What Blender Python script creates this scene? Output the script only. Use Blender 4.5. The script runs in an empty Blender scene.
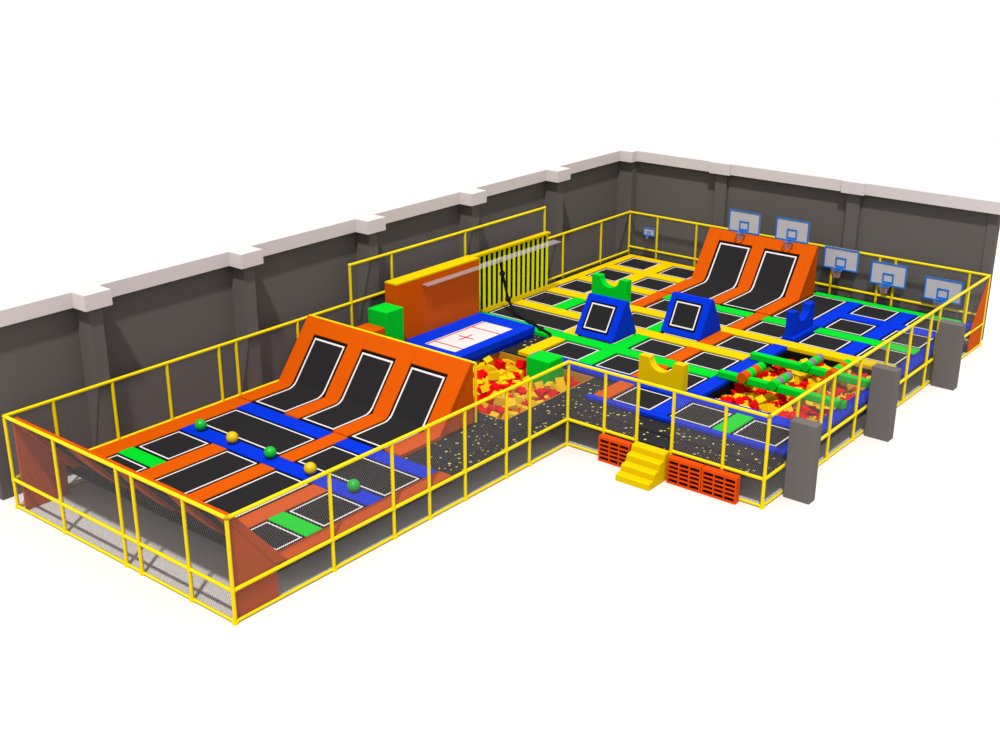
import bpy, bmesh, math, random
from mathutils import Vector, Matrix
random.seed(11)
scene = bpy.context.scene
COL = scene.collection
PI = math.pi

# ------------------------------------------------------------ materials
def mat(name, col, rough=0.5, spec=0.3, bump=None):
    m = bpy.data.materials.new(name); m.use_nodes = True
    nt = m.node_tree; b = nt.nodes['Principled BSDF']
    b.inputs['Base Color'].default_value = (*col, 1)
    b.inputs['Roughness'].default_value = rough
    b.inputs['Specular IOR Level'].default_value = spec
    if bump:
        sc, st = bump
        tc = nt.nodes.new('ShaderNodeTexCoord'); n = nt.nodes.new('ShaderNodeTexNoise')
        n.inputs['Scale'].default_value = sc; n.inputs['Detail'].default_value = 4
        bp = nt.nodes.new('ShaderNodeBump'); bp.inputs['Strength'].default_value = st
        nt.links.new(tc.outputs['Object'], n.inputs['Vector'])
        nt.links.new(n.outputs['Fac'], bp.inputs['Height'])
        nt.links.new(bp.outputs['Normal'], b.inputs['Normal'])
    return m

M = {
 'orange': mat('orange_vinyl', (0.41, 0.058, 0.0), .7, .03, (3, .03)),
 'blue':   mat('blue_vinyl',   (0.0, 0.020, 0.40), .7, .03, (3, .03)),
 'green':  mat('green_vinyl',  (0.0, 0.39, 0.014), .7, .03, (3, .03)),
 'yellow': mat('yellow_vinyl', (0.50, 0.345, 0.0), .7, .03, (3, .03)),
 'gold':   mat('mustard_foam', (0.36, 0.17, 0.01), .8, .03, (6, .1)),
 'steel':  mat('yellow_painted_tube', (0.58, 0.435, 0.0), .45, .1),
 'lemon':  mat('lemon_slat', (0.60, 0.64, 0.0), .5, .05),
 'mat':    mat('black_trampoline_mesh', (0.0115, 0.011, 0.0115), .8, .04, (60, .1)),
 'spring': mat('black_spring_cover', (0.002, 0.002, 0.003), .8, .03),
 'white':  mat('white_line', (0.50, 0.48, 0.48), .6, .05),
 'black':  mat('black_lining', (0.004, 0.004, 0.005), .7, .03),
 'sheet':  mat('white_trampoline_sheet', (0.46, 0.425, 0.42), .7, .05),
 'red':    mat('red_marking', (0.42, 0.01, 0.01), .6, .05),
 'fyellow':mat('yellow_foam', (0.55, 0.34, 0.002), .9, .03, (8, .1)),
 'fred':   mat('red_foam', (0.46, 0.002, 0.002), .9, .03, (8, .1)),
 'wall':   mat('grey_plaster', (0.087, 0.078, 0.074), .9, .05, (2, .05)),
 'pillar': mat('grey_concrete', (0.100, 0.090, 0.088), .9, .05, (2, .05)),
 'coping': mat('pale_coping', (0.47, 0.425, 0.425), .9, .05, (5, .05)),
 'floor':  mat('white_floor', (0.52, 0.50, 0.49), .8, .05, (1, .02)),
 'board':  mat('pale_grey_backboard', (0.36, 0.345, 0.365), .5, .1),
 'bframe': mat('blue_steel', (0.0, 0.12, 0.46), .4, .2),
 'cord':   mat('pink_white_cord', (0.35, 0.18, 0.18), .8, .05),
 'rack':   mat('orange_plastic', (0.50, 0.045, 0.0), .5, .05),
 'greyroll': mat('grey_vinyl', (0.15, 0.12, 0.15), .55, .05),
 'ballg':  mat('green_ball', (0.0, 0.30, 0.02), .35, .25),
 'bally':  mat('yellow_ball', (0.46, 0.32, 0.0), .35, .25),
 'rope':   mat('black_rope', (0.006, 0.006, 0.008), .7, .05, (40, .4)),
}

# dark carpet with yellow flecks
def carpet():
    m = mat('flecked_carpet', (0.03, 0.028, 0.032), .9, .1)
    nt = m.node_tree; b = nt.nodes['Principled BSDF']
    tc = nt.nodes.new('ShaderNodeTexCoord')
    mp = nt.nodes.new('ShaderNodeMapping'); mp.inputs['Scale'].default_value = (1, 1, 0.0)
    nz = nt.nodes.new('ShaderNodeTexNoise'); nz.inputs['Scale'].default_value = 5
    mx = nt.nodes.new('ShaderNodeMixRGB'); mx.blend_type = 'ADD'; mx.inputs['Fac'].default_value = .09
    v = nt.nodes.new('ShaderNodeTexVoronoi'); v.inputs['Scale'].default_value = 5.2
    lt = nt.nodes.new('ShaderNodeMath'); lt.operation = 'LESS_THAN'
    sp = nt.nodes.new('ShaderNodeSeparateColor')
    mu = nt.nodes.new('ShaderNodeMath'); mu.operation = 'MULTIPLY_ADD'; mu.inputs[1].default_value = .19; mu.inputs[2].default_value = .085
    mc = nt.nodes.new('ShaderNodeMixRGB'); mc.inputs['Color1'].default_value = (0.0125, 0.0115, 0.014, 1); mc.inputs['Color2'].default_value = (0.42, 0.36, 0.10, 1)
    L = nt.links
    L.new(tc.outputs['Object'], mp.inputs['Vector']); L.new(mp.outputs['Vector'], nz.inputs['Vector'])
    L.new(mp.outputs['Vector'], mx.inputs['Color1']); L.new(nz.outputs['Color'], mx.inputs['Color2'])
    L.new(mx.outputs['Color'], v.inputs['Vector'])
    L.new(v.outputs['Color'], sp.inputs['Color']); L.new(sp.outputs[0], mu.inputs[0])
    L.new(v.outputs['Distance'], lt.inputs[0]); L.new(mu.outputs[0], lt.inputs[1])
    L.new(lt.outputs[0], mc.inputs['Fac']); L.new(mc.outputs['Color'], b.inputs['Base Color'])
    return m
M['carpet'] = carpet()

def netmat(name, col, pitch, t):
    m = bpy.data.materials.new(name); m.use_nodes = True
    nt = m.node_tree; N = nt.nodes; L = nt.links
    b = N['Principled BSDF']; b.inputs['Base Color'].default_value = (*col, 1); b.inputs['Roughness'].default_value = .8
    out = N['Material Output']
    tc = N.new('ShaderNodeTexCoord'); s = N.new('ShaderNodeSeparateXYZ'); L.new(tc.outputs['Object'], s.inputs[0])
    def ma(op, a, bb=None):
        n = N.new('ShaderNodeMath'); n.operation = op
        for i, q in enumerate((a, bb)):
            if q is None: continue
            if isinstance(q, (int, float)): n.inputs[i].default_value = q
            else: L.new(q, n.inputs[i])
        return n.outputs[0]
    u = ma('ADD', s.outputs[0], s.outputs[1])
    z = ma('MULTIPLY', s.outputs[2], .5)
    a1 = ma('LESS_THAN', ma('FRACT', ma('DIVIDE', ma('ADD', u, z), pitch)), t)
    a2 = ma('LESS_THAN', ma('FRACT', ma('DIVIDE', ma('SUBTRACT', u, z), pitch)), t)
    f = ma('MAXIMUM', a1, a2)
    tr = N.new('ShaderNodeBsdfTransparent'); mx = N.new('ShaderNodeMixShader')
    L.new(f, mx.inputs[0]); L.new(tr.outputs[0], mx.inputs[1]); L.new(b.outputs[0], mx.inputs[2]); L.new(mx.outputs[0], out.inputs[0])
    return m
M['net'] = netmat('fine_grey_netting', (0.11, 0.098, 0.098), .064, .14)

def acrylic(name, col, fac):
    m = bpy.data.materials.new(name); m.use_nodes = True
    nt = m.node_tree; N = nt.nodes; L = nt.links
    b = N['Principled BSDF']; out = N['Material Output']
    b.inputs['Base Color'].default_value = (*col, 1); b.inputs['Roughness'].default_value = .3; b.inputs['Specular IOR Level'].default_value = .2
    tr = N.new('ShaderNodeBsdfTransparent'); tr.inputs[0].default_value = (1, 1, 1, 1)
    mx = N.new('ShaderNodeMixShader'); mx.inputs[0].default_value = fac
    L.new(tr.outputs[0], mx.inputs[1]); L.new(b.outputs[0], mx.inputs[2]); L.new(mx.outputs[0], out.inputs[0])
    return m
M['acrylic'] = acrylic('clear_acrylic', (.3, .3, .3), .008)
M['frosted'] = acrylic('frosted_acrylic', (.36, .33, .33), .38)

# ------------------------------------------------------------ helpers
def tag(o, label=None, cat=None, group=None, kind=None):
    if label: o['label'] = label
    if cat: o['category'] = cat
    if group: o['group'] = group
    if kind: o['kind'] = kind
    return o

def obj(name, bm, m, parent=None, smooth=False, loc=None):
    me = bpy.data.meshes.new(name)
    bmesh.ops.recalc_face_normals(bm, faces=bm.faces[:])
    bm.to_mesh(me); bm.free()
    for k in (m if isinstance(m, (list, tuple)) else [m]):
        me.materials.append(M[k] if isinstance(k, str) else k)
    if smooth:
        for p in me.polygons: p.use_smooth = True
    o = bpy.data.objects.new(name, me); COL.objects.link(o)
    if parent is not None:
        o.parent = parent
        # parts are modelled in world space; a part's own world matrix is the identity
        if parent.parent is None: o.matrix_parent_inverse = Matrix.Translation(-parent.location)
    return o

def empty(name, loc, label, cat, group=None):
    o = bpy.data.objects.new(name, None); COL.objects.link(o); o.location = loc
    o.empty_display_size = .2
    bpy.context.view_layer.update()
    return tag(o, label, cat, group)

def box(bm, x0, x1, y0, y1, z0, z1, bev=0, mi=0):
    r = bmesh.ops.create_cube(bm, size=1)
    for v in r['verts']:
        v.co = Vector(((x0+x1)/2 + v.co.x*(x1-x0), (y0+y1)/2 + v.co.y*(y1-y0), (z0+z1)/2 + v.co.z*(z1-z0)))
    fs = set(f for v in r['verts'] for f in v.link_faces)
    for f in fs: f.material_index = mi
    if bev:
        es = list(set(e for v in r['verts'] for e in v.link_edges))
        bmesh.ops.bevel(bm, geom=es, offset=bev, segments=2, affect='EDGES', profile=.5)
    return bm

def B(*a, **k):
    return box(bmesh.new(), *a, **k)

def tube(bm, p0, p1, r, n=10, r2=None, mi=0):
    p0 = Vector(p0); p1 = Vector(p1); d = p1-p0
    q = d.to_track_quat('Z', 'Y').to_matrix().to_4x4()
    g = bmesh.ops.create_cone(bm, cap_ends=True, segments=n, radius1=r, radius2=r if r2 is None else r2, depth=d.length,
                          matrix=Matrix.Translation((p0+p1)/2) @ q)
    for v in g['verts']:
        for f in v.link_faces: f.material_index = mi
    return bm

def sphere(bm, c, r, u=20, v=12):
    bmesh.ops.create_uvsphere(bm, u_segments=u, v_segments=v, radius=r, matrix=Matrix.Translation(c)); return bm

def prism(bm, prof, a0, a1, axis='X'):
    """polygon prof of 2-tuples extruded along axis: X -> (y,z); Y -> (x,z)"""
    def P(a, p): return (a, p[0], p[1]) if axis == 'X' else (p[0], a, p[1])
    A = [bm.verts.new(P(a0, p)) for p in prof]; Bv = [bm.verts.new(P(a1, p)) for p in prof]
    n = len(prof)
    bm.faces.new(A); bm.faces.new(Bv[::-1])
    for i in range(n): bm.faces.new((A[i], A[(i+1) % n], Bv[(i+1) % n], Bv[i]))
    return bm

def offset(path, t):
    out = []
    for i, p in enumerate(path):
        ns = []
        for a, b in ((i-1, i), (i, i+1)):
            if a < 0 or b >= len(path): continue
            d = Vector((path[b][0]-path[a][0], path[b][1]-path[a][1])).normalized(); ns.append(Vector((-d.y, d.x)))
        n = sum(ns, Vector((0, 0))).normalized(); k = t/max(.3, n.dot(ns[0]))
        out.append((p[0]+n.x*k, p[1]+n.y*k))
    return out

def ribbon(bm, path, x0, x1, t0, t1):
    """band following a (y,z) path between offsets t0 and t1 from it"""
    lo = offset(path, t0); hi = offset(path, t1)
    n = len(path)
    V = [[bm.verts.new((x, p[0], p[1])) for p in q] for x in (x0, x1) for q in (lo, hi)]
    a, b, c, d = V   # x0lo x0hi x1lo x1hi
    for i in range(n-1):
        for q in ((a[i], a[i+1], b[i+1], b[i]), (c[i], d[i], d[i+1], c[i+1]), (b[i], b[i+1], d[i+1], d[i]), (a[i], c[i], c[i+1], a[i+1])):
            bm.faces.new(q)
    bm.faces.new((a[0], b[0], d[0], c[0])); bm.faces.new((a[-1], c[-1], d[-1], b[-1]))
    return bm

def path_cut(path, s0, s1):
    """part of a polyline between arc lengths s0 and s1"""
    out = []; s = 0
    def lerp(a, b, t): return (a[0]+(b[0]-a[0])*t, a[1]+(b[1]-a[1])*t)
    for i in range(len(path)-1):
        a, b = path[i], path[i+1]; l = math.hypot(b[0]-a[0], b[1]-a[1])
        if s+l > s0 and s < s1:
            t0 = max(0, (s0-s)/l); t1 = min(1, (s1-s)/l)
            if not out: out.append(lerp(a, b, t0))
            out.append(lerp(a, b, t1))
        s += l
    return out
def path_len(path): return sum(math.hypot(path[i+1][0]-path[i][0], path[i+1][1]-path[i][1]) for i in range(len(path)-1))

# ------------------------------------------------------------ setting
tag(obj('floor', B(-45, 60, -45, 70, -.3, 0), 'floor'), kind='structure')
WX = -.75
bm = bmesh.new()
box(bm, WX-.35, WX, -.03, 31.95, 0, 5.15)
CAPY = [2.83, 8.51, 14.18, 19.82, 25.38]
for y in CAPY: box(bm, WX, -.07, y+.2, y+.62, 0, 5.15)
tag(obj('wall_left', bm, 'wall'), kind='structure')
bm = bmesh.new()
box(bm, WX-.45, -.52, -.1, 31.35, 5.14, 5.6)
for y in CAPY: box(bm, -.52, .08, y, y+.9, 5.13, 5.602)
tag(obj('trim_1', bm, 'coping'), kind='structure')
bm = bmesh.new()
box(bm, WX, 16.2, 31.6, 31.95, 0, 5.15)
box(bm, WX, -.0, 31.15, 31.6, 0, 5.15)
for x in (3.92, 10.0): box(bm, x+.22, x+.78, 31.42, 31.6, 0, 5.15)
box(bm, 15.85, 16.2, 31.55, 31.6, 0, 5.15)
tag(obj('wall_back', bm, 'wall'), kind='structure')
bm = bmesh.new()
box(bm, -1.2, 16.4, 31.35, 32.05, 5.14, 5.6)
box(bm, -.52, .1, 30.94, 31.35, 5.13, 5.602)
for x in (3.92, 10.0): box(bm, x, x+.97, 31.24, 31.36, 5.12, 5.602)
tag(obj('trim_2', bm, 'coping'), kind='structure')

for y, lab in ((14.37, 'grey concrete pillar outside the fence corner nearest the shoe racks'),
               (20.02, 'middle one of the three grey concrete pillars along the right fence, beside the foam pit'),
               (25.75, 'grey concrete pillar farthest back along the right fence, beside the orange side panel')):
    o = obj('concrete_pillar', B(16.47, 17.28, y, y+.4, 0, 2.4, bev=.015), 'pillar'); tag(o, lab, 'pillar', None)

# ------------------------------------------------------------ decks
def deck(name, boxes, m, label, cat, legs):
    e = empty(name, (boxes[0][0], boxes[0][2], 0), label, cat)
    bm = bmesh.new()
    for b in boxes: box(bm, *b)
    obj('deck_board', bm, m, e)
    bm2 = []
    for (x, y) in legs:
        l = bmesh.new(); tube(l, (x, y, 0), (x, y, boxes[0][4]), .04, 8); obj('leg', l, 'black', e)
    return e
H1 = .80   # underside boards
deck('raised_walkway', [
    (7.52, 9.42, 7.92, 12.0, H1, .9), (8.05, 9.42, 12.0, 16.9, H1, .9), (.06, 7.52, 11.42, 12.0, H1, .9),
    (.06, 3.75, 12.0, 19.1, H1, .9), (3.75, 4.66, 16.98, 19.1, H1, .9), (9.42, 16.26, 13.4, 15.03, H1, .9),
    ], 'carpet', 'dark walkway carpet with yellow flecks between the big ramps and the entrance steps', 'walkway',
    [(x, 14.9) for x in (10.9, 13.3, 15.0)] + [(8.2, 14.5), (8.2, 12.2), (7.7, 9.5)])
deck('trampoline_deck', [(.06, 9.42, 1.45, 7.9, .72, .80)], 'black',
     'black under-deck carrying the trampolines of the near hall', 'deck',
     [(x, y) for x in (.6, 2.7, 4.9, 7.1) for y in (3.2, 5.4, 7.6)])
deck('trampoline_deck', [
    (8.05, 16.18, 15.03, 17.48, .78, .88), (4.66, 11.88, 17.0, 19.1, .78, .88), (.06, 11.88, 19.1, 23.55, .78, .88),
    (.06, 16.18, 23.55, 31.05, .78, .88), (15.76, 16.18, 17.48, 23.55, .78, .88)], 'black',
    'black under-deck carrying the trampolines of the far hall', 'deck',
     [(x, 16.8) for x in (9.3, 11.6, 13.8)] + [(14.2, y) for y in (25.3, 28.9)] + [(2, 22), (2, 28), (9.4, 22), (9.4, 28)])

# ------------------------------------------------------------ pads
def pad(x0, x1, y0, y1, z0, z1, c, label, group=None):
    o = obj('pad_strip', B(x0, x1, y0, y1, z0, z1, bev=.03), c)
    return tag(o, label, 'pad', group)
def padlip(b1, b2, c, label):
    bm = bmesh.new(); box(bm, *b1, bev=.03); box(bm, *b2)
    return tag(obj('pad_strip', bm, c), label, 'pad')
def padf(x0, x1, y0, y1, c, label, z0=.88): return pad(x0, x1, y0, y1, z0, 1.05, c, label)
def padn(x0, x1, y0, y1, c, label): return pad(x0, x1, y0, y1, .80, .95, c, label)

# near hall
padn(.05, .78, 1.78, 7.92, 'orange', 'long orange padded strip along the foot of the left wall fence in the near hall')
padn(2.42, 3.08, 1.78, 5.06, 'orange', 'orange padded strip just right of the green strip by the left wall')
padn(4.62, 5.22, 1.78, 5.06, 'orange', 'orange padded strip running up to the ball row between the two long black beds')
padn(6.78, 7.40, 1.78, 5.06, 'orange', 'orange padded strip just left of the green strip seen through the near net')
padn(8.92, 9.42, 1.78, 7.92, 'orange', 'long orange padded strip along the right-hand net fence of the near hall')
padn(.78, 2.42, 2.87, 3.40, 'green', 'short green padded strip between two beds beside the left wall in the near hall')
padn(7.40, 8.92, 2.87, 3.44, 'green', 'short green padded strip behind the net at the near right corner of the park')
padn(.78, 8.92, 5.09, 5.68, 'blue', 'long blue padded strip with five balls resting on it')
padn(.78, 4.62, 7.30, 7.90, 'blue', 'blue padded strip at the foot of the two left ramp beds')
padn(4.64, 5.24, 5.70, 7.92, 'orange', 'orange padded strip leading from the middle green ball to the ramps')
padn(5.26, 8.92, 7.30, 7.88, 'blue', 'blue padded strip at the foot of the right ramp bed, ending at the carpet')

def tramp(x0, x1, y0, y1, label, zt=1.02, zb=.88):
    e = empty('trampoline', ((x0+x1)/2, (y0+y1)/2, zb), label, 'trampoline')
    g = .095; w = .05
    bm = bmesh.new()
    # spring cover ring
    def ring(bm, a, b, z0, z1):
        X0, X1, Y0, Y1 = x0-a, x1+a, y0-a, y1+a
        box(bm, X0, X1, Y0, y0-b, z0, z1); box(bm, X0, X1, y1+b, Y1, z0, z1)
        box(bm, X0, x0-b, y0-b, y1+b, z0, z1); box(bm, x1+b, X1, y0-b, y1+b, z0, z1)
    ring(bm, g, 0, zb, zt-.012)
    obj('spring_cover', bm, 'spring', e)
    bm = bmesh.new(); ring(bm, 0, -w, zb+.05, zt)
    obj('border_line', bm, 'white', e)
    obj('jumping_bed', B(x0+w, x1-w, y0+w, y1-w, zb+.03, zt-.004), 'mat', e)
    return e

# near hall beds
n = dict(zt=.93, zb=.80)
tramp(.90, 2.32, 1.9, 2.78, 'short black trampoline in front of the green strip by the left wall', **n)
tramp(.90, 2.32, 3.52, 4.98, 'square black trampoline between the green strip and the ball nearest the left wall', **n)
tramp(3.18, 4.52, 1.9, 4.98, 'long black trampoline in front of the yellow ball nearest the left wall', **n)
tramp(5.34, 6.68, 1.9, 4.98, 'long black trampoline in front of the middle green ball', **n)
tramp(7.50, 8.84, 1.9, 2.78, 'short black trampoline behind the net at the near right corner', **n)
tramp(7.50, 8.84, 3.54, 4.98, 'square black trampoline between the near green strip and the rightmost green ball', **n)
tramp(.90, 4.54, 5.80, 7.20, 'wide black trampoline behind the two leftmost balls, before the ramps', **n)
tramp(5.34, 8.84, 5.80, 7.20, 'wide black trampoline behind the two rightmost balls, partly behind the net', **n)

# far hall grid
CX = {0: .97, 1: 3.16, 2: 5.38, 3: 7.59, 4: 9.81, 5: 11.99, 6: 14.22}
RY = {0: 15.36, 1: 17.585, 2: 19.81, 3: 22.035, 4: 24.25, 5: 26.48, 6: 28.7}
W = 1.43; Hh = 1.38
ordn = {0: 'first', 1: 'second', 2: 'third', 3: 'fourth', 4: 'fifth', 5: 'sixth', 6: 'seventh'}
rows = {0: 'in the short row next to the entrance walkway', 1: 'in the row between the foam pits, before the long green strip',
        2: 'in the row just behind the long green strip', 3: 'between the two long yellow strips',
        4: 'just beyond the longest yellow strip', 5: 'second row from the back fence', 6: 'rearmost row along the back fence'}
cells = {0: (4, 5, 6), 1: (2, 3, 4), 2: (2, 3, 4), 3: (0, 1, 2, 3, 4), 4: (0, 1, 2, 3, 4, 5, 6), 5: (0, 1, 5, 6), 6: (0, 1, 5, 6)}
special = {(0, 4): 'square black trampoline beside the short orange strip, facing the entrance walkway',
 (0, 5): 'square black trampoline by the entrance walkway, just left of the green strip above the racks',
 (0, 6): 'square black trampoline at the right end of the short row, beside the near concrete pillar',
 (1, 2): 'square black trampoline right behind the green block of the nearer foam pit',
 (1, 3): 'square black trampoline left of the yellow notched block, in front of the long green strip',
 (1, 4): 'square black trampoline behind the yellow notched block',
 (2, 2): 'black trampoline under the left blue wedge',
 (2, 3): 'square black trampoline right of the green crossing, behind the long green strip',
 (2, 4): 'square black trampoline left of the green balance beams, behind the long green strip',
 (3, 3): 'black trampoline under the right blue wedge',
 (3, 4): 'square black trampoline just right of the right blue wedge, before the blue notched block',
 (4, 4): 'square black trampoline left of the blue notched block',
 (4, 5): 'square black trampoline right of the blue notched block',
 (4, 6): 'square black trampoline behind the right fence at the far corner of the foam pit'}
for r, cs in cells.items():
    for c in cs:
        lab = special.get((r, c), f'square black trampoline, {ordn[c]} from the left wall, {rows[r]}')
        tramp(CX[c], CX[c]+W, RY[r], RY[r]+Hh, lab)
tramp(.97, 4.58, 19.81, 21.2, 'long black trampoline bed lying crosswise before the yellow slat screen')
tramp(9.81, 11.22, 26.48, 30.06, 'long black trampoline bed running to the back fence right of the far orange ramp')

# rows
padf(8.95, 16.3, 15.03, 15.27, 'blue', 'long narrow blue padded edge above the flecked walkway behind the shoe racks', .9)
padlip((5.2, 15.75, 16.9, 17.48, .88, 1.05), (5.2, 8.98, 16.9, 16.98, .66, .95), 'blue', 'long blue padded strip from the green foam block past the yellow notched block')
padf(.55, 11.32, 19.1, 19.7, 'green', 'long green padded strip crossing the far hall from the white trampoline to the foam pit')
padf(.9, 11.32, 21.33, 21.93, 'yellow', 'long yellow padded strip between the crosswise black trampoline and the green notched block')
padf(.9, 15.76, 23.57, 24.15, 'yellow', 'longest yellow padded strip, forming the rear edge of the foam pit under the beams')
padf(.9, 4.6, 25.75, 26.35, 'yellow', 'yellow padded strip behind the green notched block')
padf(.9, 4.6, 28.0, 28.58, 'yellow', 'rearmost crosswise yellow padded strip in the far left corner')
padf(.9, 4.6, 30.14, 30.5, 'yellow', 'narrow yellow padded edge along the back fence under the small backboard')
padf(5.22, 9.08, 25.72, 26.32, 'green', 'green padded strip at the foot of the far orange ramp')
padf(9.67, 11.3, 25.72, 26.32, 'green', 'short green padded strip between the far orange ramp and the blue notched block')
padf(11.86, 15.76, 25.72, 26.32, 'green', 'green padded strip right of the blue notched block')
padf(11.86, 15.76, 28.0, 28.6, 'blue', 'crosswise blue padded strip in front of the backboards at the right')
padf(9.72, 15.76, 30.14, 30.5, 'green', 'long narrow green padded edge under the basketball backboards')
# columns
padf(.5, .88, 19.72, 30.5, 'yellow', 'long yellow padded edge under the slat screen and along the left wall fence')
padf(2.44, 3.06, 21.95, 23.55, 'green', 'short green padded strip left of the left blue wedge, near the slat screen')
padf(2.44, 3.06, 24.17, 25.73, 'yellow', 'short yellow padded strip behind the left edge of the green notched block')
padf(2.44, 3.06, 26.37, 27.98, 'yellow', 'short yellow padded strip third from the back fence in the left corner')
padf(2.44, 3.06, 28.6, 30.12, 'yellow', 'short yellow padded strip touching the back fence in the left corner')
padf(4.62, 5.2, 16.98, 19.08, 'yellow', 'yellow padded strip between the flecked carpet and the green block')
padf(4.62, 5.26, 19.72, 21.31, 'yellow', 'yellow padded strip at the left foot of the left blue wedge')
padf(4.66, 5.26, 21.95, 23.55, 'yellow', 'short yellow padded strip hidden behind the left blue wedge')
padf(4.62, 5.2, 24.17, 26.42, 'orange', 'orange padded strip leading to the left side of the far ramp')
padf(6.84, 7.46, 17.5, 19.08, 'green', 'short green padded strip in front of the green crossing, right of the green block')
padf(6.84, 7.46, 19.72, 21.31, 'green', 'short green padded strip along the right foot of the left blue wedge')
padf(6.84, 7.42, 21.95, 23.55, 'green', 'short green padded strip between the two blue wedges')
padf(6.84, 7.46, 24.17, 25.7, 'green', 'short green padded strip behind the left side of the right blue wedge')
padf(9.1, 9.68, 15.29, 16.88, 'orange', 'short orange padded strip beside the walkway, left of the yellow notched block')
padf(9.1, 9.68, 17.5, 19.08, 'orange', 'short orange padded strip behind the left edge of the yellow notched block')
padf(9.1, 9.68, 19.72, 21.31, 'orange', 'short orange padded strip behind the yellow notched block, before the right blue wedge')
padf(9.1, 9.68, 21.95, 23.55, 'orange', 'short orange padded strip along the right foot of the right blue wedge')
padf(9.1, 9.66, 24.17, 26.42, 'orange', 'orange padded strip leading to the right side of the far ramp')
padf(11.3, 11.9, 15.29, 16.88, 'blue', 'short blue padded strip beside the walkway, before the yellow notched block')
padf(11.34, 11.9, 17.5, 23.55, 'blue', 'wide blue padded edge left of the foam pit, carrying the green beam ends')
padf(11.3, 11.84, 24.17, 26.4, 'blue', 'short blue padded strip carrying the blue notched block')
padf(11.3, 11.88, 26.42, 30.12, 'blue', 'long blue padded strip from the blue notched block to the back fence')
padf(13.52, 14.12, 15.29, 16.88, 'green', 'short green padded strip above the right-hand shoe racks')
padf(13.52, 14.12, 24.17, 25.7, 'blue', 'short blue padded strip behind the far edge of the second foam pit')
padf(13.52, 14.12, 26.34, 27.98, 'blue', 'blue padded strip in the middle of the right-hand trampolines')
padf(13.52, 14.12, 28.62, 30.12, 'blue', 'blue padded strip ending under the middle backboard of the lower three')
padlip((15.78, 16.24, 15.29, 30.5, .88, 1.05), (16.19, 16.24, 15.29, 30.5, .70, .95), 'blue', 'long blue padded edge along the right fence beside the pillars')

# ------------------------------------------------------------ ramps
def arcpath(y0, yb, zb, yt, zt, r=.55):
    """flat from y0 to near yb at zb, rounded bend, slope to (yt,zt)"""
    a = math.atan2(zt-zb, yt-yb); k = r*math.tan(a/2)
    pts = [(y0, zb), (yb-k, zb)]
    cx, cz = yb-k, zb+r
    for i in range(1, 7):
        t = a*i/6; pts.append((cx+r*math.sin(t), cz-r*math.cos(t)))
    pts.append((yt, zt)); return pts

def ramp_unit(label, cols, pads, y0, yb, zb, yt, zt, bx0, bx1, bedtop, zbase, rail):
    e = empty('ramp_trampoline', ((bx0+bx1)/2, yt, zbase), label, 'trampoline ramp')
    body = [(yb+.05, zbase), (yt+.12, zbase), (yt+.12, zt-.05), (yt, zt-.05), (yb+.05, zb-.06)]
    bm = bmesh.new(); prism(bm, body, bx0+.02, bx1-.02)
    obj('ramp_body', bm, 'orange', e)
    sharp = [(y0, zb), (yb, zb), (yt, zt)]
    for (x0, x1) in pads:
        bm = bmesh.new(); ribbon(bm, sharp, x0, x1, -.12, 0)
        obj('side_pad', bm, 'orange', e)
    L = path_len(sharp); lb = math.hypot(yt-bedtop[0], zt-bedtop[1])
    top = path_cut(sharp, L-lb+.0, L)
    for i, (x0, x1) in enumerate(cols):
        bm = bmesh.new(); ribbon(bm, top, pads[i][1]+.004, pads[i+1][0]-.004, -.12, -.003); obj('top_pad', bm, 'orange', e)
    arc = arcpath(y0, yb, zb-.03, yt, zt-.03, .5)
    La = path_len(arc)
    for i, (x0, x1) in enumerate(cols):
        xa, xb = pads[i][1], pads[i+1][0]
        bm = bmesh.new(); ribbon(bm, path_cut(arc, 0, La-lb), xa-.01, xb+.01, -.09, -.012); cv = obj('spring_cover', bm, 'spring', e)
        bm = bmesh.new(); p = path_cut(arc, .1, La-lb-.09); ribbon(bm, p, x0, x1, -.02, .0); bed = obj('jumping_bed', bm, 'mat', e)
        Lp = path_len(p); w = .06
        bm = bmesh.new()
        ribbon(bm, p, x0, x0+w, .0, .008); ribbon(bm, p, x1-w, x1, .0, .008)
        ribbon(bm, path_cut(p, 0, w), x0+w, x1-w, .0, .008); ribbon(bm, path_cut(p, Lp-w, Lp), x0+w, x1-w, .0, .008)
        obj('border_line', bm, 'white', e)
    if rail:
        bm = bmesh.new(); r = .045
        yr = yt+.18; zr = zt-.07; tube(bm, (bx0-.1, yr, zr), (bx1+.03, yr, zr), r); tube(bm, (bx1+.03, yr, zr), (bx1+.03, yr, zbase), r)
        tube(bm, (bx0, yr, zr), (bx0, yr, zbase), r)
        obj('edge_rail', bm, 'steel', e)
    return e
ramp_unit('big orange ramp with three curved black trampoline beds at the end of the near hall',
          [(.86, 2.28), (3.10, 4.48), (5.28, 6.68)], [(.12, .76), (2.38, 3.02), (4.56, 5.20), (6.76, 7.40)],
          7.93, 9.65, .97, 11.14, 2.93, .12, 7.40, (10.81, 2.49), .9, True)
ramp_unit('far orange ramp with two curved black trampoline beds, under two backboards',
          [(5.42, 6.83), (7.55, 8.98)], [(4.70, 5.32), (6.91, 7.47), (9.08, 9.69)],
          26.44, 28.9, 1.07, 30.22, 3.02, 4.70, 9.69, (29.98, 2.62), .88, False)

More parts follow.
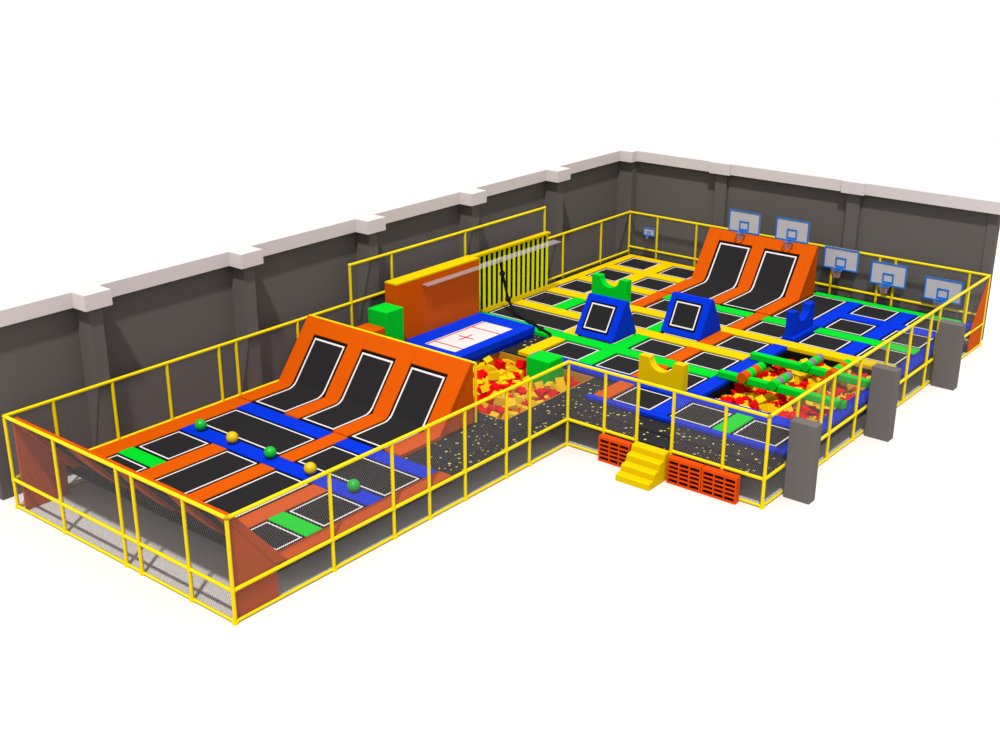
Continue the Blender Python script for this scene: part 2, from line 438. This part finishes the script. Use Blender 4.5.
# front quarter wall: sloping beds seen from behind
e = empty('sloping_trampoline_wall', (4.7, .7, 0), 'row of sloping trampolines at the near end, seen from behind, with orange side panels', 'trampoline ramp')
side = [(.06, .02), (1.42, .02), (1.42, .93), (.06, 2.68)]
for (x0, x1) in ((.28, .36), (9.34, 9.42)):
    bm = bmesh.new(); prism(bm, side, x0, x1); obj('side_panel', bm, 'orange', e)
for i, (x0, x1) in enumerate(((.28, .80), (2.42, 3.06), (4.62, 5.20), (6.78, 7.38), (8.90, 9.42))):
    bm = bmesh.new()
    if i in (0, 4): pr = [(1.76, .95), (.22, 2.80), (.07, 2.80), (.07, 2.68), (1.42, .95)]
    else: pr = [(1.76, .95), (.22, 2.80), (.07, 2.80), (.07, 2.70), (.16, 2.70), (.62, 2.03), (1.10, 1.46), (1.58, .95)]
    prism(bm, pr, x0, x1); obj('side_pad', bm, 'orange', e)
for i, (x0, x1) in enumerate(((.80, 2.42), (3.06, 4.62), (5.20, 6.78), (7.38, 8.90))):
    bm = bmesh.new(); prism(bm, [(.22, 2.795), (.07, 2.795), (.07, 2.70), (.16, 2.70)], x0, x1); obj('top_pad', bm, 'orange', e)
    p = path_cut([(1.70, .98), (.22, 2.76)], .04, 2.27)
    bm = bmesh.new(); ribbon(bm, p, x0, x1, .02, .05); obj('spring_cover', bm, 'spring', e)
    bm = bmesh.new(); ribbon(bm, p, x0+.1, x1-.1, -.01, .01); obj('jumping_bed', bm, 'mat', e)
# far right side panel
o = obj('side_panel', prism(bmesh.new(), [(29.72, .06), (31.07, .06), (31.07, 2.78), (29.72, .97)], 16.346, 16.362), 'orange')
tag(o, 'tall orange triangular side panel in the far right corner of the fence', 'panel')

# ------------------------------------------------------------ fences
RP = .052
def fence(name, label, axis, c, a0, a1, posts, z0, zm, zt, opens=(), net=True, end0=True, end1=True, r=RP, netz=None, low=True):
    def P(a, z): return (a, c, z) if axis == 'X' else (c, a, z)
    e = empty(name, P((a0+a1)/2, 0), label, 'fence')
    for a in posts:
        bm = bmesh.new(); tube(bm, P(a, z0), P(a, zt), r)
        if low: tube(bm, P(a, z0), P(a, z0+.07), r*1.6)
        tube(bm, P(a, zm-.06), P(a, zm+.06), r*1.18)
        obj('post', bm, 'steel', e, smooth=False)
    bm = bmesh.new(); tube(bm, P(a0, zt), P(a1, zt), r); sphere(bm, P(a0, zt), r*1.25, 10, 8); sphere(bm, P(a1, zt), r*1.25, 10, 8); obj('top_rail', bm, 'steel', e)
    segs = []
    cur = a0
    for (o0, o1) in opens: segs.append((cur, o0)); cur = o1
    segs.append((cur, a1))
    for (s0, s1) in segs:
        bm = bmesh.new(); tube(bm, P(s0, zm), P(s1, zm), r); obj('middle_rail', bm, 'steel', e)
        if low:
            bm = bmesh.new(); tube(bm, P(s0, .06), P(s1, .06), r*.8); obj('bottom_rail', bm, 'steel', e)
    if net:
        allp = sorted(set([a0, a1] + list(posts)))
        for i in range(len(allp)-1):
            b0, b1 = allp[i], allp[i+1]
            if any(b0 >= o0-.05 and b1 <= o1+.05 for o0, o1 in opens): continue
            bm = bmesh.new()
            zlo = netz if netz is not None else .1
            vs = [bm.verts.new(P(b0, zlo)), bm.verts.new(P(b1, zlo)), bm.verts.new(P(b1, zt)), bm.verts.new(P(b0, zt))]
            bm.faces.new(vs); obj('net_panel', bm, 'net', e)
    return e
ZT = 2.82
fence('net_fence', 'yellow tube and net fence across the near end of the park', 'X', 0, 0, 9.49, (0, 2.38, 5.18, 5.84, 7.87, 9.49), 0, .9, ZT)
fence('net_fence', 'yellow tube and net fence between the near corner and the inner floor corner', 'Y', 9.49, 0, 13.34,
      (3.22, 5.46, 6.88, 8.4, 10.27, 11.39, 13.34), 0, .9, ZT)
fence('net_fence', 'yellow tube and net fence with an opening at the yellow steps', 'X', 13.34, 9.49, 16.34, (10.88, 12.06, 13.29, 15.0, 16.34), 0, .9, ZT, opens=((12.06, 13.29),))
fence('net_fence', 'yellow tube and net fence on the right side beside the pillars', 'Y', 16.34, 13.34, 31.13,
      (15.1, 16.8, 17.5, 19.42, 21.55, 23.5, 25.33, 26.12, 28.9, 31.13), 0, .9, ZT)
fence('net_fence', 'yellow tube and net fence along the back wall carrying the backboards', 'X', 31.13, 0, 16.34,
      (0, 1.5, 3.53, 5.6, 7.6, 10.0, 12.0, 12.66, 15.6), .8, 1.2, ZT, netz=.9, low=False)
fence('net_fence', 'yellow tube and net fence along the left wall beside the near trampolines', 'Y', 0, 0, 13.3, (1.5, 3.45, 5.4, 7.4, 8.1, 10.75), .0, .92, ZT, netz=.9)
fence('net_fence', 'raised yellow tube and net fence on the left wall behind the orange foam wall', 'Y', 0, 13.3, 24.6, (13.3, 15.4, 19.5, 24.6), .9, ZT, 4.2, netz=.9, low=False)
fence('net_fence', 'yellow tube and net fence on the left wall in the far corner', 'Y', 0, 24.6, 31.13, (25.95, 28.82), .8, .98, ZT, netz=.9, low=False)

# ------------------------------------------------------------ white trampoline
def bar(bm, x0, x1, y0, y1, z0, z1): return box(bm, x0, x1, y0, y1, z0, z1)
e = empty('rectangular_trampoline', (2.6, 16.5, .9), 'rectangular white trampoline with red lines and a thick blue padded rim', 'trampoline')
x0, x1, y0, y1 = 1.28, 3.97, 14.1, 18.86; zt = 1.35
bx0, bx1, by0, by1 = 2.02, 3.50, 14.82, 18.15
bm = bmesh.new(); box(bm, x0+.05, x1-.05, y0+.05, y1-.05, .9, 1.1); obj('base_frame', bm, 'blue', e)
for q in ((x0, bx0, y0, y1), (bx1, x1, y0, y1)): obj('rim_pad', B(*q, 1.06, zt, bev=.03), 'blue', e)
for q in ((bx0+.001, bx1-.001, y0+.01, by0), (bx0+.001, bx1-.001, by1, y1-.01)): obj('rim_pad', B(*q, 1.06, zt-.002), 'blue', e)
sh = obj('jumping_sheet', B(bx0, bx1, by0, by1, 1.1, 1.31), 'sheet', e)
bm = bmesh.new(); zl, zh = 1.31, 1.315; w = .06
bar(bm, bx0+.06, bx0+.06+w, by0, by1, zl, zh)
for y in (15.28, 17.36): bar(bm, bx0+.1, bx1, y, y+w, zl, zh)
bar(bm, 2.4, 3.1, 16.31, 16.31+w, zl, zh); bar(bm, 2.69, 2.69+w, 15.98, 16.68, zl, zh)
obj('red_markings', bm, 'red', sh)

# orange foam wall
e = empty('foam_wall', (.95, 16.5, .9), 'tall orange foam wall with a yellow top behind the white trampoline', 'wall pad')
obj('wall_block', B(.68, 1.25, 14.32, 18.86, .9, 3.44, bev=.01), 'orange', e)
obj('top_cap', B(.68, 1.25, 14.32, 18.88, 3.44, 3.50, bev=.005), 'yellow', e)
# steps behind the ramp
tag(obj('foam_block', B(.84, 1.74, 13.27, 14.15, .9, 2.81, bev=.03), 'green'),
    'tall green foam block standing against the end of the orange foam wall', 'foam block')
tag(obj('foam_block', B(.84, 1.70, 12.42, 13.24, .9, 2.28, bev=.03), 'orange'), 'lower orange foam block in front of the tall green one, behind the ramp', 'foam block')

# slat screen
e = empty('slat_screen', (.55, 21.9, .9), 'yellow slatted screen with a black back beside the crosswise trampoline', 'screen')
obj('back_panel', B(.44, .48, 19.6, 24.12, .88, 3.24), 'black', e)
obj('top_bar', B(.42, .66, 19.2, 24.16, 3.26, 3.36, bev=.01), 'yellow', e)
for k in range(15):
    y = 19.66+k*(24.04-19.66)/14
    obj('slat', B(.56, .58, y-.072, y+.072, 1.05, 3.27), 'lemon', e)

# acrylic panel
e = empty('acrylic_panel', (1.4, 19.7, 1.36), 'long clear acrylic panel standing in front of the orange foam wall and slat screen', 'panel')
bm = bmesh.new(); prism(bm, [(15.65, 1.352), (18.87, 1.352), (18.87, 1.052), (23.7, 1.052), (23.7, 3.17), (15.65, 3.17)], 1.30, 1.52)
obj('clear_sheet', bm, 'acrylic', e)
obj('frosted_edge', B(1.15, 1.56, 15.65, 23.7, 3.17, 3.2), 'frosted', e)

# rope
pts = [(1.40, 19.95, 3.15), (1.38, 20.1, 2.62), (1.45, 20.2, 2.1), (1.51, 20.3, 1.56), (1.80, 20.25, 1.22), (2.01, 20.18, 1.08), (2.55, 19.95, 1.08), (3.14, 19.68, 1.1), (3.55, 19.5, 1.1), (3.90, 19.30, 1.1), (4.47, 19.11, 1.08), (4.6, 19.0, 1.0)]
e = empty('climbing_rope', pts[0], 'black knotted rope hanging from the acrylic panel and trailing over the crosswise trampoline', 'rope')
bm = bmesh.new()
for a, b in zip(pts[:-1], pts[1:]): tube(bm, a, b, .055, 8)
for p in pts: sphere(bm, p, .056, 8, 6)
obj('rope', bm, 'rope', e)
for p in (pts[1], pts[3], pts[5], pts[7], pts[9]):
    bm = bmesh.new(); bmesh.ops.create_icosphere(bm, subdivisions=2, radius=.12, matrix=Matrix.Translation(p)); obj('knot', bm, 'rope', e)

# ------------------------------------------------------------ wedges
def wedge(x0, x1, yb0, yt0, yt1, yb1, z0, zt, label):
    e = empty('trampoline_wedge', ((x0+x1)/2, (yb0+yb1)/2, z0), label, 'wedge')
    bm = prism(bmesh.new(), [(yb0, z0), (yb1, z0), (yt1, zt), (yt0, zt)], x0, x1)
    bmesh.ops.bevel(bm, geom=bm.edges[:], offset=.025, segments=2, affect='EDGES')
    obj('wedge_body', bm, 'blue', e)
    L = math.hypot(yt0-yb0, zt-z0); p = path_cut([(yb0, z0), (yt0, zt)], L*.155, L*.86)
    Lp = path_len(p); w = .05; a, b = x0+.25, x1-.30
    obj('spring_cover', ribbon(bmesh.new(), p, a, b, 0, .008), 'spring', e)
    q = path_cut(p, .07, Lp-.07)
    bed = obj('jumping_bed', ribbon(bmesh.new(), q, a+.07, b-.07, .008, .016), 'mat', e)
    Lq = path_len(q); bm = bmesh.new(); a += .07; b -= .07
    ribbon(bm, q, a, a+w, .016, .022); ribbon(bm, q, b-w, b, .016, .022)
    ribbon(bm, path_cut(q, 0, w), a+w, b-w, .016, .022); ribbon(bm, path_cut(q, Lq-w, Lq), a+w, b-w, .016, .022)
    obj('border_line', bm, 'white', e)
wedge(5.09, 6.80, 19.76, 20.62, 20.78, 21.42, 1.05, 2.42, 'left blue foam wedge with a black trampoline face, before the green notched block')
wedge(7.42, 9.13, 22.05, 22.78, 22.94, 23.66, 1.05, 2.42, 'right blue foam wedge with a black trampoline face, before the far orange ramp')

# notched blocks
def notch(x0, x1, z0, z1, depth, axis, c0, c1, m, label, base=None):
    e = empty('notched_block', ((x0+x1)/2, (c0+c1)/2, z0) if axis == 'Y' else ((c0+c1)/2, (x0+x1)/2, z0), label, 'foam block')
    mid = (x0+x1)/2; r = (x1-x0)*.27
    pr = [(x0, z0), (x1, z0), (x1, z1), (mid+r*1.12, z1)]
    for i in range(0, 13):
        t = -PI*i/12; pr.append((mid+r*math.cos(t)*(1.0), z1-.02+depth*math.sin(t)))
    pr += [(mid-r*1.12, z1), (x0, z1)]
    bm = prism(bmesh.new(), pr, c0, c1, axis)
    obj('notched_top', bm, m, e)
    if base: obj('base_block', B(*base, bev=.02), m, e)
    return e
notch(9.66, 11.38, 1.05, 2.03, .40, 'Y', 17.10, 17.40, 'yellow', 'yellow notched foam block standing on the blue strip behind the net fence')
notch(3.10, 4.78, 1.05, 2.10, .40, 'Y', 23.72, 24.05, 'green', 'green notched foam block standing behind the left blue wedge')
notch(24.25, 26.0, 1.05, 2.10, .5, 'X', 11.42, 11.70, 'blue', 'blue notched foam block standing between the far ramp and the right-hand trampolines', (11.32, 11.84, 24.2, 26.3, 1.05, 1.16))

# ------------------------------------------------------------ foam pits
def pit(x0, x1, y0, y1, m, label, top):
    e = empty('foam_pit', ((x0+x1)/2, (y0+y1)/2, 0), label, 'foam pit')
    obj('pit_floor', B(x0, x1, y0, y1, 0, .38), m, e)
    t = .04
    for q in ((x0, x1, y0, y0+t), (x0, x1, y1-t, y1), (x0, x0+t, y0+t, y1-t), (x1-t, x1, y0+t, y1-t)):
        obj('pit_lining', B(*q, .38, top), m, e)
pit(3.76, 8.04, 12.01, 16.88, 'gold', 'foam pit with mustard lining beside the white trampoline', .89)
pit(11.91, 15.75, 17.5, 23.55, 'black', 'foam pit with black lining under the green balance beams', .87)

proto = {}
specs = []
def cube(color, x, y, z, s, label, group):
    specs.append((color, (x, y, z), (s, s, s*random.uniform(.85, 1.05)), (random.uniform(-.5, .5), random.uniform(-.5, .5), random.uniform(0, PI)), label, group))
def place_cubes(n):
    cam = Vector((30.19, -15.54, 16.0))
    # the top layer first, then the nearest; the pit corner behind the big ramp comes last
    specs.sort(key=lambda q: (q[1][0] < 5.0 and q[1][1] < 14.2, q[1][2] < .62 and q[1][1] > 21.5, q[1][2] < .62, (Vector(q[1])-cam).length))
    for color in ('red', 'yellow'):
        bm = B(-.5, .5, -.5, .5, -.5, .5, bev=.02)
        me = bpy.data.meshes.new(color+'_foam_cube'); bm.to_mesh(me); bm.free(); me.materials.append(M['f'+color]); proto[color] = me
    for color, p, sc, ro, label, group in specs[:n]:
        o = bpy.data.objects.new('foam_cube', proto[color]); COL.objects.link(o)
        o.scale = sc; o.location = p; o.rotation_euler = ro
        tag(o, label, 'foam cube', group)
    bm = bmesh.new()
    for color, p, sc, ro, label, group in specs[n:]:
        from mathutils import Euler
        m = Matrix.Translation(p) @ Euler(ro).to_matrix().to_4x4() @ Matrix.Diagonal((*sc, 1))
        r = bmesh.ops.create_cube(bm, size=1, matrix=m)
        for v in r['verts']:
            for f in v.link_faces: f.material_index = 0 if color == 'red' else 1
    tag(obj('foam_cubes', bm, ['fred', 'fyellow']), 'deeper layer of red and yellow foam cubes filling both foam pits', 'foam cubes', kind='stuff')
def fill(x0, x1, y0, y1, nx, ny, zc, s, where, skip=None):
    for i in range(nx):
        for j in range(ny):
            x = x0+(i+.5)*(x1-x0)/nx+random.uniform(-.05, .05); y = y0+(j+.5)*(y1-y0)/ny+random.uniform(-.05, .05)
            x = min(max(x, x0+.2), x1-.2); y = min(max(y, y0+.2), y1-.2)
            if skip and skip(x, y): continue
            c = 'red' if random.random() < .42 else 'yellow'
            z = zc+random.uniform(-.09, .09)
            cube(c, x, y, z, s*random.uniform(.92, 1.1), f'{c} foam cube lying among the others in {where}', f'{c} foam cubes in {where}')
fill(3.8, 8.0, 12.05, 16.84, 13, 15, .52, .29, 'the mustard-lined foam pit', lambda x, y: 5.5 < x < 7.05 and y > 15.7)
fill(3.8, 8.0, 12.05, 16.84, 8, 9, .71, .28, 'the mustard-lined foam pit', lambda x, y: (5.5 < x < 7.05 and y > 15.7) or random.random() < .35)
fill(11.95, 15.71, 17.54, 23.5, 12, 18, .52, .29, 'the foam pit under the beams')
fill(11.95, 15.71, 17.54, 23.5, 7, 11, .71, .28, 'the foam pit under the beams', lambda x, y: random.random() < .35)
place_cubes(300)
tag(obj('foam_block', B(5.79, 6.75, 15.98, 16.86, .38, 1.38, bev=.03), 'green'), 'big green foam block standing in the rear corner of the mustard-lined pit', 'foam block')

# beams & rollers
tag(obj('balance_beam', B(11.5, 16.05, 19.14, 19.42, 1.055, 1.31, bev=.04), 'green'), 'nearer green balance beam laid across the foam pit', 'beam')
tag(obj('balance_beam', B(11.5, 16.2, 21.42, 21.70, 1.055, 1.31, bev=.04), 'green'), 'farther green balance beam laid across the foam pit', 'beam')
def roller(x, y0, y1, z, r, bands, label):
    e = empty('foam_roller', (x, (y0+y1)/2, z-r), label, 'roller')
    n = len(bands)
    for i, b in enumerate(bands):
        a0 = y0+(y1-y0)*i/n; a1 = y0+(y1-y0)*(i+1)/n
        bm = bmesh.new(); tube(bm, (x, a0, z), (x, a1, z), r, 20)
        if i in (0, n-1): bmesh.ops.scale(bm, vec=(1, 1, 1), verts=bm.verts)
        o = obj('roller_band', bm, b, e, smooth=False)
roller(12.48, 19.02, 20.42, 1.31, .18, ('orange', 'green', 'orange', 'green'), 'green and orange banded roller on the near end of the nearer beam')
roller(13.60, 19.02, 20.22, 1.31, .16, ('green', 'greyroll', 'green', 'greyroll'), 'green and grey banded roller in the middle of the nearer beam')
roller(13.64, 21.32, 22.5, 1.31, .16, ('green', 'greyroll', 'green', 'greyroll'), 'green and grey banded roller in the middle of the farther beam')
roller(14.65, 21.12, 22.55, 1.31, .18, ('orange', 'green', 'orange', 'green'), 'green and orange banded roller at the right of the farther beam')

# balls
for i, (x, c, l) in enumerate(((1.41, 'g', 'leftmost green ball on the blue strip, next to the left wall'), (2.90, 'y', 'yellow ball on the blue strip, between the two left green balls'),
        (4.60, 'g', 'green ball in the middle of the five on the blue strip'), (6.30, 'y', 'yellow ball on the blue strip just inside the near hall fence rail'),
        (8.03, 'g', 'rightmost green ball on the blue strip, seen through the net'))):
    o = obj('play_ball', sphere(bmesh.new(), (x, 5.42, 1.135), .185, 28, 16), 'ball'+c, smooth=True); tag(o, l, 'ball')

# ------------------------------------------------------------ entrance steps, shoe racks
st = [(13.30, 0), (12.2, 0), (12.2, .19), (12.24, .22), (12.48, .22), (12.48, .41), (12.52, .44), (12.76, .44), (12.76, .64), (12.80, .67), (13.02, .67), (13.02, .86), (13.06, .9), (13.30, .9)]
bm = prism(bmesh.new(), st, 12.1, 13.27); bmesh.ops.bevel(bm, geom=[e for e in bm.edges if abs(e.verts[0].co.x-e.verts[1].co.x) < 1e-5], offset=.015, segments=1, affect='EDGES')
tag(obj('entrance_steps', bm, 'yellow'), 'yellow foam entrance steps with four treads leading up to the walkway', 'steps')
def rack(x0, x1, label):
    e = empty('shoe_rack', ((x0+x1)/2, 13.15, 0), label, 'shoe rack')
    y0, y1, z1 = 13.03, 13.27, .84; t = .05
    obj('back_panel', B(x0+.05, x1-.05, y0+.10, y1-.021, .05, z1-.1), 'black', e)  # black colour stands in for the shade deep inside the pigeonholes
    bm = bmesh.new()
    box(bm, x0, x0+.045, y0, y1-.02, 0, z1); box(bm, x1-.045, x1, y0, y1-.02, 0, z1); box(bm, x0+.045, x1-.045, y0, y1-.02, z1-.10, z1); box(bm, x0+.045, x1-.045, y0, y1-.02, 0, .05)
    obj('carcass', bm, 'rack', e)
    h = (z1-.10-.05)/5
    for k in range(1, 5): obj('shelf', B(x0+.045, x1-.045, y0+.005, y0+.099, .05+k*h-.017, .05+k*h+.017), 'rack', e)
    w = (x1-x0-.09)/3
    for k in (1, 2): obj('divider', B(x0+.045+k*w-.018, x0+.045+k*w+.018, y0+.003, y0+.099, .05, z1-.10), 'rack', e)
rack(10.90, 12.03, 'orange pigeonhole shoe rack left of the yellow steps')
rack(13.36, 14.49, 'orange pigeonhole shoe rack right of the yellow steps, nearest to them')
rack(14.52, 15.65, 'orange pigeonhole shoe rack at the right end, nearest the fence corner')

# ------------------------------------------------------------ backboards
def backboard(x0, x1, z0, z1, label, y=30.97, mini=False):
    e = empty('basketball_hoop', ((x0+x1)/2, y, z0), label, 'basketball hoop')
    k = (x1-x0)/1.47
    obj('panel', B(x0, x1, y, y+.04, z0, z1), 'board', e)
    f = .055*max(k, .8); bm = bmesh.new()
    def fr(a0, a1, b0, b1, f):
        box(bm, a0, a1, y-.02, y+.0, b0, b0+f); box(bm, a0, a1, y-.02, y+.0, b1-f, b1)
        box(bm, a0, a0+f, y-.02, y+.0, b0+f, b1-f); box(bm, a1-f, a1, y-.02, y+.0, b0+f, b1-f)
    fr(x0-.01, x1+.01, z0-.01, z1+.01, f); obj('outer_frame', bm, 'bframe', e)
    mid = (x0+x1)/2; bm = bmesh.new(); hw = .23*k; f2 = .058*k
    fr(mid-hw, mid+hw, z0+.10*k, z0+.50*k, f2); obj('target_square', bm, 'bframe', e)
    bm = bmesh.new(); R0 = .21*k; cy = y-.05-R0-.05*k; cz = z0+.06*k
    for i in range(20):
        a, b = 2*PI*i/20, 2*PI*(i+1)/20
        tube(bm, (mid+R0*math.cos(a), cy+R0*math.sin(a), cz), (mid+R0*math.cos(b), cy+R0*math.sin(b), cz), .018*max(k, .7), 6)
    box(bm, mid-.1*k, mid+.1*k, y-.16*k, y-.02, cz-.05*k, cz+.03*k)
    rim = obj('rim', bm, 'bframe', e)
    bm = bmesh.new(); R1 = R0*.6; zb = cz-.32*k
    for i in range(12):
        a = 2*PI*i/12
        for d in (-1, 1):
            b = a+d*2*PI/12*1.5; 
            tube(bm, (mid+R0*math.cos(a), cy+R0*math.sin(a), cz), (mid+R1*math.cos(b), cy+R1*math.sin(b), zb), .008, 5)
    obj('hoop_net', bm, 'cord', rim)
    bm = bmesh.new()
    for s in (-1, 1): tube(bm, (mid+s*.2*k, y+.03, (z0+z1)/2), (mid+s*.2*k, 31.13, min((z0+z1)/2, 2.8)), .02, 6)
    obj('bracket', bm, 'bframe', e)
backboard(.88, 1.46, 1.92, 2.28, 'small basketball backboard in the far left corner of the back fence')
backboard(5.59, 7.03, 3.05, 3.96, 'left basketball backboard above the far orange ramp', y=30.24)
backboard(7.78, 9.24, 3.05, 3.96, 'right basketball backboard above the far orange ramp', y=30.24)
backboard(9.69, 11.17, 2.02, 2.90, 'basketball backboard just right of the far orange ramp')
backboard(11.74, 13.21, 1.73, 2.64, 'basketball backboard lowest but one on the back fence, between two others')
backboard(13.98, 15.46, 1.52, 2.41, 'rightmost and lowest basketball backboard, partly behind the right fence rail')

# ------------------------------------------------------------ camera, light, world
cam = bpy.data.cameras.new('camera'); co = bpy.data.objects.new('camera', cam); COL.objects.link(co)
C0 = (30.188, -15.541, 15.9971); yaw, pitch, roll, f = -.6816, .3666, .0019, 1225.8526
fw = Vector((math.sin(yaw)*math.cos(pitch), math.cos(yaw)*math.cos(pitch), -math.sin(pitch)))
rt = Vector((math.cos(yaw), -math.sin(yaw), 0)); up = rt.cross(fw)
Rr = math.cos(roll)*rt+math.sin(roll)*up; Uu = -math.sin(roll)*rt+math.cos(roll)*up
m = Matrix((Rr, Uu, -fw)).transposed().to_4x4(); m.translation = Vector(C0)
co.matrix_world = m
cam.sensor_width = 36; cam.lens = 36*f/1000; cam.clip_end = 300
scene.camera = co

sun = bpy.data.lights.new('sun', 'SUN'); so = bpy.data.objects.new('sun', sun); COL.objects.link(so)
sun.energy = 5.0; sun.angle = math.radians(3); sun.color = (1, .97, .94)
so.rotation_euler = Vector((-.27, .43, -1)).to_track_quat('-Z', 'Y').to_euler()
so.location = (10, -5, 25)
w = bpy.data.worlds.new('world'); scene.world = w; w.use_nodes = True
w.node_tree.nodes['Background'].inputs[0].default_value = (1, 1, 1, 1)
w.node_tree.nodes['Background'].inputs[1].default_value = 1.0
scene.view_settings.view_transform = 'Standard'; scene.view_settings.look = 'None'
scene.view_settings.exposure = 0; scene.view_settings.gamma = 1
scene.view_settings.use_curve_mapping = False
